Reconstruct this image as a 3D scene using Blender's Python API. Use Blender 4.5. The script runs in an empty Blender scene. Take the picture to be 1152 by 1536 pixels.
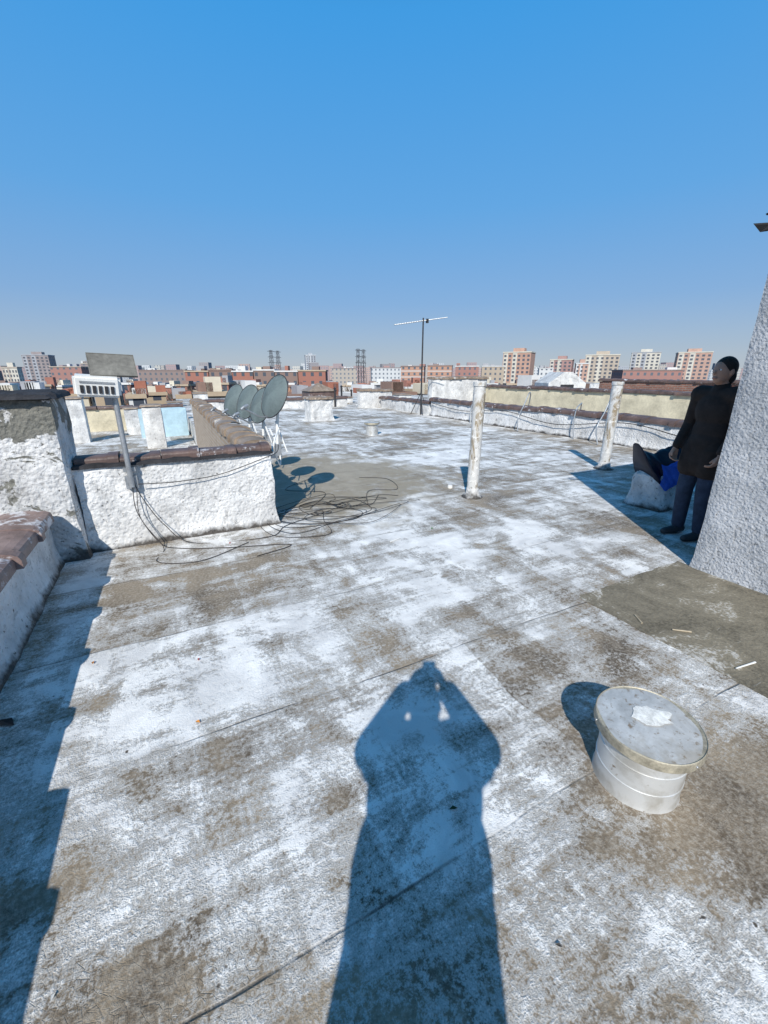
import bpy, bmesh, math, random
from mathutils import Vector, Matrix, noise
random.seed(7)
R=math.radians
C=bpy.context.scene.collection
# ---------------- camera calibration
H=1.6; F=620.0; HOR=560.0
P=math.atan((768-HOR)/F); YAW=R(27.2)
cp,sp=math.cos(P),math.sin(P); cy,sy=math.cos(YAW),math.sin(YAW)
def ray(x,y):
    a=x-576; up=768-y
    V=up*cp-F*sp; B=F*cp+up*sp
    return a,B,V
def rf(a,b): return (a*cy+b*sy, -a*sy+b*cy)
def G(x,y,z=0.0):
    a,B,V=ray(x,y); t=(z-H)/V
    X,Y=rf(a*t,B*t); return Vector((X,Y,z))
def AT(x,y,D):
    a,B,V=ray(x,y); t=D/B
    X,Y=rf(a*t,D); return Vector((X,Y,H+V*t))
def pxm(D,z=0): return (D*cp+(H-z)*sp)/F     # metres per pixel at forward distance D
# ---------------- helpers
def mobj(name,bm,m,parent=None,smooth=False,loc=None):
    me=bpy.data.meshes.new(name); bmesh.ops.recalc_face_normals(bm,faces=bm.faces); bm.to_mesh(me); bm.free()
    if m: me.materials.append(m)
    if smooth:
        for p in me.polygons: p.use_smooth=True
        me.set_sharp_from_angle(angle=R(42))
    o=bpy.data.objects.new(name,me); C.objects.link(o)
    if parent:
        o.parent=parent
        o.location = loc if loc is not None else (-parent['_w'][0],-parent['_w'][1],-parent['_w'][2]) if parent.get('_w') else (0,0,0)
    elif loc is not None: o.location=loc
    return o
def thing(name,label,cat,loc=(0,0,0),rz=0,group=None,world=True):
    o=bpy.data.objects.new(name,None); C.objects.link(o); o.location=loc; o.rotation_euler=(0,0,rz)
    o.empty_display_size=.1
    o['label']=label; o['category']=cat
    if group: o['group']=group
    if world: o['_w']=[loc[0],loc[1],loc[2]]
    return o
def tag(o,label,cat,group=None):
    o['label']=label; o['category']=cat
    if group: o['group']=group
    return o
def struct(o): o['kind']='structure'; return o
def NB(): return bmesh.new()
def box(bm,x0,x1,y0,y1,z0,z1):
    v=[bm.verts.new(p) for p in ((x0,y0,z0),(x1,y0,z0),(x1,y1,z0),(x0,y1,z0),(x0,y0,z1),(x1,y0,z1),(x1,y1,z1),(x0,y1,z1))]
    for f in ((0,1,2,3),(4,7,6,5),(0,4,5,1),(1,5,6,2),(2,6,7,3),(3,7,4,0)): bm.faces.new([v[i] for i in f])
def prism(bm,pts,z0,z1):
    lo=[bm.verts.new((x,y,z0)) for x,y in pts]; hi=[bm.verts.new((x,y,z1)) for x,y in pts]
    bm.faces.new(lo); bm.faces.new(hi)
    n=len(pts)
    for i in range(n): bm.faces.new((lo[i],lo[(i+1)%n],hi[(i+1)%n],hi[i]))
def rough(bm,x0,x1,y0,y1,z0,z1,res=.08,amp=.012,sc=3.0,flare=0,bev=0.02,fz=.09):
    nx=max(1,round((x1-x0)/res)); ny=max(1,round((y1-y0)/res)); nz=max(1,round((z1-z0)/res))
    nx,ny,nz=min(nx,160),min(ny,160),min(nz,80)
    cache={}
    def vt(i,j,k):
        key=(i,j,k)
        if key in cache: return cache[key]
        x=x0+(x1-x0)*i/nx; y=y0+(y1-y0)*j/ny; z=z0+(z1-z0)*k/nz
        ex=(i in(0,nx))+(j in(0,ny))+(k==nz)
        if ex>=2:
            if i==0:x+=bev
            if i==nx:x-=bev
            if j==0:y+=bev
            if j==ny:y-=bev
            if k==nz:z-=bev
        if flare:
            fl=flare*math.exp(-(z-z0)/fz)
            if i==0:x-=fl
            if i==nx:x+=fl
            if j==0:y-=fl
            if j==ny:y+=fl
        p=Vector((x,y,z))
        d=noise.noise_vector(p*sc)*amp+noise.noise_vector(p*sc*3.7)*amp*.6
        if k==0: d.z=0
        v=bm.verts.new(p+d); cache[key]=v; return v
    def q(a,b,c,d):
        try: bm.faces.new((vt(*a),vt(*b),vt(*c),vt(*d)))
        except ValueError: pass
    for i in range(nx):
        for k in range(nz):
            q((i,0,k),(i+1,0,k),(i+1,0,k+1),(i,0,k+1)); q((i,ny,k),(i,ny,k+1),(i+1,ny,k+1),(i+1,ny,k))
    for j in range(ny):
        for k in range(nz):
            q((0,j,k),(0,j,k+1),(0,j+1,k+1),(0,j+1,k)); q((nx,j,k),(nx,j+1,k),(nx,j+1,k+1),(nx,j,k+1))
    for i in range(nx):
        for j in range(ny):
            q((i,j,nz),(i+1,j,nz),(i+1,j+1,nz),(i,j+1,nz))
def frame(d):
    d=d.normalized(); u=Vector((0,0,1)) if abs(d.z)<.9 else Vector((1,0,0))
    s=d.cross(u).normalized(); return s,s.cross(d).normalized()
def cone(bm,p0,p1,r0,r1,seg=16,caps=True):
    p0,p1=Vector(p0),Vector(p1); s,t=frame(p1-p0)
    A=[];B_=[]
    for i in range(seg):
        a=2*math.pi*i/seg; d=s*math.cos(a)+t*math.sin(a)
        A.append(bm.verts.new(p0+d*r0)); B_.append(bm.verts.new(p1+d*r1))
    for i in range(seg): bm.faces.new((A[i],A[(i+1)%seg],B_[(i+1)%seg],B_[i]))
    if caps: bm.faces.new(A); bm.faces.new(B_)
def tube(bm,pts,r,seg=6):
    pts=[Vector(p) for p in pts]; rings=[]
    for i,p in enumerate(pts):
        d=pts[min(i+1,len(pts)-1)]-pts[max(i-1,0)]
        if d.length<1e-6: d=Vector((0,0,1))
        s,t=frame(d)
        rings.append([bm.verts.new(p+(s*math.cos(2*math.pi*k/seg)+t*math.sin(2*math.pi*k/seg))*r) for k in range(seg)])
    for a,b in zip(rings,rings[1:]):
        for k in range(seg): bm.faces.new((a[k],a[(k+1)%seg],b[(k+1)%seg],b[k]))
    bm.faces.new(rings[0]); bm.faces.new(rings[-1])
def lathe(bm,prof,seg=40,c=(0,0,0)):
    rings=[]
    for r,z in prof:
        rings.append([bm.verts.new((c[0]+r*math.cos(2*math.pi*k/seg),c[1]+r*math.sin(2*math.pi*k/seg),c[2]+z)) for k in range(seg)])
    for a,b in zip(rings,rings[1:]):
        for k in range(seg): bm.faces.new((a[k],a[(k+1)%seg],b[(k+1)%seg],b[k]))
    bm.faces.new(rings[0]); bm.faces.new(rings[-1])
def ell(bm,c,r,sub=3,rot=None):
    m=Matrix.Translation(Vector(c))
    if rot: m=m@rot
    m=m@Matrix.Diagonal((r[0],r[1],r[2],1))
    bmesh.ops.create_icosphere(bm,subdivisions=sub,radius=1,matrix=m)
def cap(bm,p0,p1,r0,r1):
    cone(bm,p0,p1,r0,r1,14); ell(bm,p0,(r0,)*3,2); ell(bm,p1,(r1,)*3,2)
def bez(p,n=24):   # catmull-rom
    p=[Vector(q) for q in p]; out=[]
    q=[p[0]]+p+[p[-1]]
    for i in range(1,len(q)-2):
        for k in range(n):
            t=k/n
            a,b,c,d=q[i-1],q[i],q[i+1],q[i+2]
            out.append(.5*((2*b)+(c-a)*t+(2*a-5*b+4*c-d)*t*t+(3*b-3*c+d-a)*t**3))
    out.append(p[-1]); return out
def coping(bm,p0,p1,w,hh,tile=.6,collar=.09,ov=.0,seg=10,jit=.012):
    """row of half-round coping tiles with raised collars; p0,p1 at underside centre"""
    p0,p1=Vector(p0),Vector(p1); d=(p1-p0); L=d.length; d.normalize(); s=Vector((d.y,-d.x,0))
    n=max(1,round(L/tile)); st=L/n
    for i in range(n):
        a=i*st; dz=random.uniform(-jit,jit)*.6; ds=random.uniform(-jit,jit)
        segs=[(a+.004,1.0,0),(a+st-collar,.98,0),(a+st-collar,1.13,.016),(a+st-.003,1.13,.016),(a+st-.003,.9,0)]
        rings=[]
        for (t,k,up) in segs:
            ring=[]
            c=p0+d*t+s*ds+Vector((0,0,dz))
            ring.append(c+s*(-w/2*k)+Vector((0,0,-.035)))
            for q in range(seg+1):
                an=math.pi-math.pi*q/seg
                ring.append(c+s*(math.cos(an)*w/2*k)+Vector((0,0,max(0,math.sin(an))**.75*hh*k+.02+up*.3)))
            ring.append(c+s*(w/2*k)+Vector((0,0,-.035)))
            rings.append([bm.verts.new(v+noise.noise_vector(v*11)*.004) for v in ring])
        m=len(rings[0])
        for A,B_ in zip(rings,rings[1:]):
            for k in range(m): bm.faces.new((A[k],A[(k+1)%m],B_[(k+1)%m],B_[k]))
        bm.faces.new(rings[0]); bm.faces.new(rings[-1])
# ---------------- material builder
class M:
    def __init__(s,name,rough=.8,metal=0,spec=.3):
        s.m=bpy.data.materials.new(name); s.m.use_nodes=True; s.t=s.m.node_tree
        s.b=s.t.nodes['Principled BSDF']; s.b.inputs['Roughness'].default_value=rough
        s.b.inputs['Metallic'].default_value=metal; s.b.inputs['Specular IOR Level'].default_value=spec
        s.co=s.t.nodes.new('ShaderNodeTexCoord').outputs['Object']
    def L(s,a,b): s.t.links.new(a,b)
    def put(s,inp,v):
        if isinstance(v,bpy.types.NodeSocket): s.L(v,inp)
        else:
            if isinstance(v,(tuple,list)) and len(v)==3 and inp.type=='RGBA': v=(*v,1)
            inp.default_value=v
    def mp(s,sc=(1,1,1),rz=0,loc=(0,0,0)):
        n=s.t.nodes.new('ShaderNodeMapping'); s.L(s.co,n.inputs[0]); n.inputs['Scale'].default_value=sc
        n.inputs['Rotation'].default_value=(0,0,rz); n.inputs['Location'].default_value=loc; return n.outputs[0]
    def no(s,scale,det=4,ro=.55,dist=0,vec=None):
        n=s.t.nodes.new('ShaderNodeTexNoise'); s.L(vec or s.co,n.inputs['Vector'])
        n.inputs['Scale'].default_value=scale; n.inputs['Detail'].default_value=det
        n.inputs['Roughness'].default_value=ro; n.inputs['Distortion'].default_value=dist; return n.outputs['Fac']
    def vo(s,scale,feat='F1',vec=None,out='Distance',rnd=1):
        n=s.t.nodes.new('ShaderNodeTexVoronoi'); n.feature=feat; s.L(vec or s.co,n.inputs['Vector'])
        n.inputs['Scale'].default_value=scale; n.inputs['Randomness'].default_value=rnd; return n.outputs[out]
    def ma(s,op,a,b=0,c=None,clamp=False):
        n=s.t.nodes.new('ShaderNodeMath'); n.operation=op; n.use_clamp=clamp
        s.put(n.inputs[0],a); s.put(n.inputs[1],b)
        if c is not None: s.put(n.inputs[2],c)
        return n.outputs[0]
    def mr(s,v,a,b,c=0,d=1):
        n=s.t.nodes.new('ShaderNodeMapRange'); s.put(n.inputs['Value'],v)
        for k,x in zip(('From Min','From Max','To Min','To Max'),(a,b,c,d)): n.inputs[k].default_value=x
        return n.outputs[0]
    def mix(s,f,a,b,mode='MIX'):
        n=s.t.nodes.new('ShaderNodeMix'); n.data_type='RGBA'; n.blend_type=mode
        s.put(n.inputs[0],f); s.put(n.inputs[6],a); s.put(n.inputs[7],b); return n.outputs[2]
    def xyz(s,vec=None):
        n=s.t.nodes.new('ShaderNodeSeparateXYZ'); s.L(vec or s.co,n.inputs[0]); return n.outputs
    def dist(s,p,sc=(1,1,1)):
        n=s.t.nodes.new('ShaderNodeVectorMath'); n.operation='DISTANCE'; s.L(s.mp(sc),n.inputs[0]); n.inputs[1].default_value=tuple(a*b for a,b in zip(p,sc)); return n.outputs['Value']
    def bump(s,h,st=.5,d=.01,nrm=None):
        n=s.t.nodes.new('ShaderNodeBump'); n.inputs['Strength'].default_value=st; n.inputs['Distance'].default_value=d
        s.L(h,n.inputs['Height'])
        if nrm: s.L(nrm,n.inputs['Normal'])
        s.L(n.outputs[0],s.b.inputs['Normal']); return n.outputs[0]
    def col(s,v): s.put(s.b.inputs['Base Color'],v); return s
def plain(name,c,rough=.7,metal=0,var=.25,sc=6,spec=.3,bump=.2):
    q=M(name,rough,metal,spec); n=q.no(sc,5,.65); n2=q.no(sc*9,3,.6)
    d=tuple(x*(1-var*1.4) for x in c); l=tuple(min(1,x*(1+var)) for x in c)
    q.col(q.mix(q.mr(q.ma('ADD',n,q.ma('MULTIPLY',n2,.4)),.45,.95),d,l))
    if bump: q.bump(n2,bump,.004)
    return q.m
# roof coating
def roof_mat(name,loc=(0,0,0),near=True):
    q=M(name,.6,0,.3)
    w=q.no(1.3,2,.5)
    n1=q.no(.7,4,.6,.5,q.mp(loc=loc))
    m2=q.no(1.9,7,.70,1.0,q.mp((1.0,1.25,1),rz=R(14),loc=(7+loc[0],2,0)))
    m3=q.no(4.6,6,.70,.7,q.mp((1.25,.85,1),rz=R(-8),loc=(2+loc[0],12,0)))
    sx=q.no(1.5,6,.66,.5,q.mp((.40,2.4,1),rz=R(3),loc=loc))
    syy=q.no(1.4,6,.66,.5,q.mp((2.4,.45,1),rz=R(8),loc=(3+loc[0],1,0)))
    sb=q.no(2.4,4,.7,.3,q.mp((.45,8,1),rz=R(5),loc=(1+loc[0],6,0)))
    fine=q.no(52,4,.75); vf=q.no(180,2,.6); mid=q.no(9,4,.65)
    x,y,z=q.xyz()
    yy=q.ma('DIVIDE',q.ma('ADD',q.ma('SUBTRACT',y,.76),q.ma('MULTIPLY',q.ma('SUBTRACT',w,.5),.10)),.95)
    fr=q.ma('FRACT',yy); fl=q.ma('FLOOR',yy)
    xs=q.ma('FLOOR',q.ma('ADD',q.ma('DIVIDE',q.ma('ADD',x,q.ma('MULTIPLY',w,.25)),1.55),q.ma('MULTIPLY',fl,.37)))
    wn=q.t.nodes.new('ShaderNodeTexWhiteNoise'); wn.noise_dimensions='2D'
    cb=q.t.nodes.new('ShaderNodeCombineXYZ'); q.L(fl,cb.inputs[0]); q.L(xs,cb.inputs[1]); q.L(cb.outputs[0],wn.inputs['Vector'])
    strip=q.ma('MULTIPLY',q.ma('SUBTRACT',wn.outputs['Value'],.5),.085)
    acc=q.ma('ADD',q.ma('MULTIPLY',n1,.20),q.ma('MULTIPLY',sx,.26))
    acc=q.ma('ADD',acc,q.ma('MULTIPLY',m2,.42)); acc=q.ma('ADD',acc,q.ma('MULTIPLY',m3,.26))
    acc=q.ma('ADD',acc,q.ma('MULTIPLY',syy,.28))
    acc=q.ma('ADD',acc,strip)
    acc=q.ma('ADD',acc,q.ma('MULTIPLY',q.ma('SUBTRACT',sb,.5),.14))
    acc=q.ma('ADD',acc,q.ma('MULTIPLY',q.ma('SUBTRACT',fine,.5),.28))
    acc=q.ma('ADD',acc,q.ma('MULTIPLY',q.ma('SUBTRACT',vf,.5),.12))
    if near:
        for p,r,k in (((-.2,.9,0),.9,.05),((4.3,3.0,0),.9,.05),((1.9,.35,0),.7,.08),((.9,1.85,0),.5,.06),((.3,3.4,0),1.0,.05),((2.6,3.6,0),.6,.05),((-.6,1.5,0),.5,.04)):
            acc=q.ma('SUBTRACT',acc,q.ma('MULTIPLY',q.mr(q.dist(p),r,0,0,1),k))
        for p,r,k in (((1.8,2.7,0),1.0,.05),((.1,2.3,0),.6,.04),((5.5,7,0),2.5,.05),((1.3,-.1,0),.5,.04)):
            acc=q.ma('ADD',acc,q.ma('MULTIPLY',q.mr(q.dist(p),r,0,0,1),k))
    t1=q.mr(acc,.640,.690); t2=q.mr(acc,.700,.762)
    uc=q.mix(q.mr(q.no(1.9,5,.65,.5,q.mp(loc=(1,9,0))),.35,.65),(.095,.072,.050),(.31,.25,.18)); uc=q.mix(q.mr(fine,.42,.72,0,.8),uc,(.45,.41,.35))
    wash=q.mix(q.mr(sx,.35,.65),(.36,.34,.315),(.55,.54,.52)); wash=q.mix(q.mr(vf,.32,.55,.5,1),(.24,.215,.18),wash)
    wh=q.mix(q.mr(q.no(2.7,5,.65,.6),.38,.62),(.66,.655,.65),(.90,.895,.88)); wh=q.mix(q.mr(vf,.25,.5,.8,1),(.40,.39,.37),wh)
    c=q.mix(t1,uc,wash); c=q.mix(t2,c,wh)
    if near:
        tz=q.ma('ADD',q.mr(q.dist((2.1,6.2,0),(1,.85,1)),2.6,1.0),q.ma('MULTIPLY',q.ma('SUBTRACT',q.no(1.6,5,.65,.4),.5),2.4))
        tan_=q.mix(q.no(5,5,.7),(.23,.19,.135),(.42,.365,.275))
        c=q.mix(q.ma('MULTIPLY',q.mr(tz,.38,.85),.92),c,tan_)
    cr=q.vo(38,'DISTANCE_TO_EDGE',vec=q.mp((1,1,1)))
    crm=q.ma('MULTIPLY',q.mr(cr,.035,.0),q.mr(q.no(1.1,3,.5,0,q.mp(loc=(9,4,0))),.55,.68))
    c=q.mix(q.ma('MULTIPLY',crm,.35),c,(.14,.12,.10))
    sd=q.ma('MINIMUM',fr,q.ma('SUBTRACT',1,fr))
    sm=q.ma('MULTIPLY',q.mr(sd,.0065,.002),q.mr(q.no(1.6,4,.6,0,q.mp(loc=(5,5,0))),.42,.56))
    halo=q.ma('MULTIPLY',q.mr(sd,.06,.0),q.mr(mid,.42,.65))
    c=q.mix(q.ma('MULTIPLY',halo,.4),c,(.25,.22,.18)); c=q.mix(q.ma('MULTIPLY',sm,.7),c,(.07,.065,.06))
    sk=q.mr(q.no(17,3,.6,0,q.mp(loc=(2,8,0))),.71,.75); c=q.mix(sk,c,(.10,.085,.07))
    q.col(c)
    h=q.ma('ADD',q.ma('MULTIPLY',t2,.5),q.ma('ADD',q.ma('MULTIPLY',fine,.9),q.ma('MULTIPLY',vf,.5)))
    h=q.ma('SUBTRACT',h,q.ma('MULTIPLY',crm,.4)); h=q.ma('SUBTRACT',h,q.ma('MULTIPLY',sm,1.5))
    h=q.ma('ADD',h,q.ma('MULTIPLY',mid,1.4))
    q.bump(h,.6,.008)
    return q.m
def stucco(name,hi=(.80,.80,.80),lo=(.50,.50,.50),dirt=(.07,.062,.055),dirtz=None,amt=.5,bs=.9,sc=1,peel=0):
    q=M(name,.6,0,.35)
    a=q.no(9*sc,5,.65,.3); b=q.no(34*sc,3,.6); v=q.vo(26*sc,'SMOOTH_F1'); big=q.no(1.8,5,.7)
    c=q.mix(q.mr(big,.38,.62),lo,hi)
    h=q.ma('ADD',q.ma('MULTIPLY',a,1.2),q.ma('ADD',q.ma('MULTIPLY',b,.5),q.ma('MULTIPLY',v,.7)))
    c=q.mix(q.ma('MULTIPLY',q.mr(a,.42,.28),amt),c,(.16,.155,.15))
    pit=q.mr(q.no(21*sc,4,.7,0,q.mp(loc=(3,1,2))),.62,.68)
    c=q.mix(pit,c,dirt)
    x,y,z=q.xyz()
    st=q.no(3,5,.7,.3,q.mp((4,4,.7),loc=(2,2,2))); c=q.mix(q.mr(st,.56,.76,0,.55),c,(.20,.185,.165))
    if peel:
        e=q.ma('ADD',q.no(2.6,6,.7,.6,q.mp((1,1,1.3),loc=(1.3,0,2))),q.mr(z,.7,1.4,0,.12))
        if peel>1: e=q.ma('ADD',e,q.mr(q.dist((-1.12,4.28,1.22),(1,.3,1.6)),.38,.1,0,.18))
        c=q.mix(q.mr(e,.585,.605),c,q.mix(q.no(9,4,.7),(.09,.09,.085),(.24,.235,.20)))
    if dirtz is not None:
        e=q.ma('ADD',q.ma('DIVIDE',z,dirtz),q.ma('MULTIPLY',q.ma('SUBTRACT',q.no(4,5,.7),.5),3.0))
        c=q.mix(q.mr(e,1,.2),c,dirt)
    q.col(c); q.bump(h,bs,.024/sc); return q.m
def tile_mat(name,c1,c2,splash=(.6,.6,.63),amt=.3):
    q=M(name,.5,0,.45); n=q.no(5,6,.65); f=q.no(30,4,.6)
    c=q.mix(q.mr(n,.3,.7),c1,c2); c=q.mix(q.mr(q.no(3.1,6,.7,0,q.mp(loc=(4,2,1))),.68-amt*.25,.74-amt*.25),c,splash)
    c=q.mix(q.mr(f,.6,.75,0,.6),c,(.04,.035,.03)); q.col(c); q.bump(q.ma('ADD',n,f),.5,.01); return q.m
HZ=(.42,.48,.55)  # aerial haze tint, painted into the wall colours of distant buildings
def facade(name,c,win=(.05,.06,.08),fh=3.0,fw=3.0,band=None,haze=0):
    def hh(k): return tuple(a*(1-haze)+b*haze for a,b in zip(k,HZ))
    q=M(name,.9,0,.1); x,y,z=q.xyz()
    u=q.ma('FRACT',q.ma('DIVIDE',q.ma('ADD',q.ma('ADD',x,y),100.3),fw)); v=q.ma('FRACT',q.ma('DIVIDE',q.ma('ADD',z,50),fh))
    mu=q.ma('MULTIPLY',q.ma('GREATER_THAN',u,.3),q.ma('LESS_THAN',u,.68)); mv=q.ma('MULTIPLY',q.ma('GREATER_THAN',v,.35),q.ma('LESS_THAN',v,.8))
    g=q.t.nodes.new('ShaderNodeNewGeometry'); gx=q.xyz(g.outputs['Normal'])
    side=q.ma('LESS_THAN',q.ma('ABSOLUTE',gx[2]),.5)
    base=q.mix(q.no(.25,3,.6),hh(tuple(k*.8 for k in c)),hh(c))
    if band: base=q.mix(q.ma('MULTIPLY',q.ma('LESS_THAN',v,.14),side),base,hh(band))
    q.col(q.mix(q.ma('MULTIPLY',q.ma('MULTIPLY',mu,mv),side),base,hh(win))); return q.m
def brick_mat(name,c1,c2,mortar,sc=1):
    q=M(name,.9,0,.2); n=q.t.nodes.new('ShaderNodeTexBrick')
    x,y,z=q.xyz(); cb=q.t.nodes.new('ShaderNodeCombineXYZ'); q.L(q.ma('ADD',x,y),cb.inputs[0]); q.L(z,cb.inputs[1])
    q.L(cb.outputs[0],n.inputs['Vector']); n.inputs['Scale'].default_value=sc
    n.inputs['Brick Width'].default_value=.22; n.inputs['Row Height'].default_value=.075; n.inputs['Mortar Size'].default_value=.008
    for k,v in (('Color1',c1),('Color2',c2),('Mortar',mortar)): n.inputs[k].default_value=(*v,1)
    c=q.mix(q.mr(q.no(3,5,.7),.3,.8,0,.5),n.outputs['Color'],(.12,.10,.09)); q.col(c); q.bump(n.outputs['Fac'],-.5,.01) ; return q.m

m_roof=roof_mat('roof_coating')
m_roof2=roof_mat('roof_coating_next',loc=(11,7,0),near=False)
m_white=stucco('white_stucco',dirtz=.07,sc=1.25,amt=.75)
m_pier=stucco('pier_stucco',(.74,.74,.74),(.42,.42,.42),amt=.85,dirtz=.12,peel=2,sc=1.2)
m_bulk=stucco('silver_stucco',(.50,.515,.545),(.34,.355,.38),amt=.8,bs=1,sc=2.1)
m_far_white=stucco('far_white_paint',(.76,.76,.75),(.46,.46,.46),amt=.5,bs=.5)
m_cream=plain('cream_render',(.60,.54,.40),.9,0,.25,2)
m_ltblue=plain('pale_blue_render',(.42,.58,.66),.9,0,.15,2)
m_tile_dk=tile_mat('dark_tile',(.07,.05,.047),(.18,.12,.105),amt=.3)
m_tile_tan=tile_mat('tan_tile',(.16,.12,.09),(.36,.28,.21),(.5,.48,.46),amt=.35)
m_tile_pk=tile_mat('pink_tile',(.13,.085,.075),(.32,.23,.21),amt=.6)
m_brick=brick_mat('tan_brick',(.46,.37,.28),(.38,.29,.21),(.46,.44,.41))
m_brickr=brick_mat('red_brick',(.30,.13,.09),(.24,.10,.07),(.3,.28,.25))
m_felt=plain('black_felt',(.035,.035,.04),.85,0,.4,8,bump=.5)
m_black=plain('black_rubber',(.015,.015,.017),.5,0,.3,8)
m_cable=plain('cable_rubber',(.035,.030,.028),.6,0,.3,8,bump=0)
m_galv=plain('galvanised_metal',(.42,.44,.46),.42,.6,.25,8)
m_whpl=plain('white_plastic',(.75,.75,.73),.4,0,.08,8)
m_dish=plain('dish_grey',(.25,.31,.315),.55,0,.2,5)
m_dkmetal=plain('dark_metal',(.06,.06,.065),.5,.5,.3,8)
m_panel=plain('dusty_panel',(.22,.21,.185),.4,.1,.35,5)
def pipe_mat():
    q=M('rusty_silver_paint',.5,.1,.4); n=q.no(5,6,.7,.6,q.mp((1,1,.35))); 
    c=q.mix(q.mr(n,.47,.57),(.60,.60,.59),(.30,.24,.16)); c=q.mix(q.mr(q.no(14,5,.7),.54,.64),c,(.80,.79,.77)); c=q.mix(q.mr(q.no(22,4,.7,0,q.mp(loc=(3,3,3))),.6,.68),c,(.13,.115,.10)); q.col(c); q.bump(q.no(20,5,.65),.6,.012); return q.m
m_pipe=pipe_mat()
def vent_mat():
    q=M('silvered_vent',.42,.45,.5); n=q.no(7,6,.65,.3)
    c=q.mix(q.mr(n,.45,.62),(.66,.67,.67),(.48,.47,.44)); c=q.mix(q.mr(q.no(23,5,.7),.63,.71),c,(.24,.18,.12)); q.col(c); q.bump(n,.2,.006); return q.m
m_vent=vent_mat()
def lid_mat():
    q=M('weathered_lid',.48,.3,.4); n=q.no(7,6,.7,.5)
    c=q.mix(q.mr(n,.4,.62),(.44,.44,.43),(.64,.64,.63)); c=q.mix(q.mr(q.no(30,5,.75),.56,.66),c,(.26,.20,.14)); c=q.mix(q.mr(q.no(5,5,.7,0,q.mp(loc=(1,1,1))),.5,.64,0,.55),c,(.34,.29,.22)); q.col(c); q.bump(n,.2,.004); return q.m
m_lid=lid_mat()
m_band=plain('yellowed_band',(.46,.42,.33),.45,.3,.45,12)
# ---------------- ground, roofs
bm=NB(); box(bm,-3000,3000,-3000,3000,-19.6,-19.5)
o=mobj('ground',bm,plain('ground_asphalt',(.10,.10,.11),.95,0,.3,.02)); struct(o)
bm=NB(); prism(bm,[(-1.45,-5),(9.72,-5),(9.72,20.6),(.72,20.6),(.72,4.66),(-1.45,4.66)],-19.4,0)
struct(mobj('roof_deck',bm,m_roof))
bm=NB(); prism(bm,[(-16,4.72),(.70,4.72),(.70,24),(-16,24)],-19.3,-.6)
struct(mobj('lower_roof_deck',bm,m_roof2))
bm=NB(); box(bm,9.74,24,-5,30,-19.2,-.08)
struct(mobj('side_roof_deck',bm,m_roof2))
bm=NB(); box(bm,.74,9.72,20.64,34,-19.2,-.15)
struct(mobj('far_roof_deck',bm,m_roof2))
def patch(pts,z=.004,m=None,lab=None,am=.02):
    ring=[]
    n=len(pts)
    for i in range(n):
        a,b=Vector(pts[i]),Vector(pts[(i+1)%n])
        k=max(2,int((b-a).length/.03))
        for j in range(k):
            p=a.lerp(b,j/k); d=noise.noise_vector(Vector((p.x*5,p.y*5,1)))*am+noise.noise_vector(Vector((p.x*22,p.y*22,1)))*am*.6; ring.append((p.x+d.x,p.y+d.y))
    bm=NB(); prism(bm,ring,.0005,z); struct(mobj('roof_patch',bm,m))
def patch_mat(name,k,l=(0,0,0),cx=(0,0),hx=(1,1)):
    q=M(name,.8,0,.25); n=q.no(2.6,6,.7,.6,q.mp(loc=l)); f=q.no(50,4,.7)
    x,y,z=q.xyz()
    ed=q.ma('MAXIMUM',q.ma('DIVIDE',q.ma('ABSOLUTE',q.ma('SUBTRACT',x,cx[0])),hx[0]),q.ma('DIVIDE',q.ma('ABSOLUTE',q.ma('SUBTRACT',y,cx[1])),hx[1]))
    sp=q.ma('ADD',q.ma('ADD',n,q.ma('MULTIPLY',f,.5)),q.mr(ed,.8,1.0,0,.08))
    scr=q.no(3,5,.75,.3,q.mp((.6,7,1),rz=R(25)))
    c=q.mix(q.mr(n,.35,.65),tuple(.36*v for v in k),k); c=q.mix(q.mr(sp,.86,.96),c,(.60,.59,.57)); c=q.mix(q.mr(f,.4,.7,.0,.5),c,tuple(1.25*v for v in k))
    c=q.mix(q.mr(scr,.63,.70,0,.7),c,(.52,.50,.46))
    q.col(c); q.bump(q.ma('ADD',n,f),.8,.01); return q.m
patch([(2.56,1.78),(3.88,1.80),(3.88,-.2),(2.56,-.15)],.004,patch_mat('olive_patch_felt',(.25,.22,.165),cx=(3.24,.8),hx=(.66,1.0)),am=.02)
# ---------------- walls
t=thing('low_parapet','low silvered side parapet with pinkish brown tile coping, bottom left','parapet',(-1.2,2.6,0))
bm=NB(); rough(bm,-1.36,-1.03,1.06,4.3,0,.44,.05,.012,4,.04,.01); mobj('wall',bm,m_white,t,True)
bm=NB(); coping(bm,(-1.2,4.22,.45),(-1.2,1.06,.45),.42,.06,.5); mobj('coping',bm,m_tile_pk,t,False)
t=thing('raised_parapet','taller stretch of silvered parapet beside the photographer, casting the near left shadow','parapet',(-1.2,-1,0))
bm=NB(); rough(bm,-1.36,-1.03,-4,1.05,0,.56,.08,.014,4,.05); mobj('wall',bm,m_white,t,True)
bm=NB(); coping(bm,(-1.2,1.05,.57),(-1.2,-4,.57),.42,.06,.5); mobj('coping',bm,m_tile_pk,t,False)
t=thing('wall_pier','tall rough white pier with black felt cap at left edge','pier',(-1.4,4.5,0))
bm=NB(); rough(bm,-2.6,-.83,4.3,5.0,0,1.41,.045,.018,3.5,.03,.008); mobj('wall',bm,m_pier,t,True)
bm=NB(); rough(bm,-2.68,-.78,4.24,5.06,1.405,1.45,.05,.022,5); mobj('cap',bm,m_felt,t,False)
t=thing('low_cross_wall','low rough white wall with dark coping that carries the solar floodlight','wall',(0,4.57,0))
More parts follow.
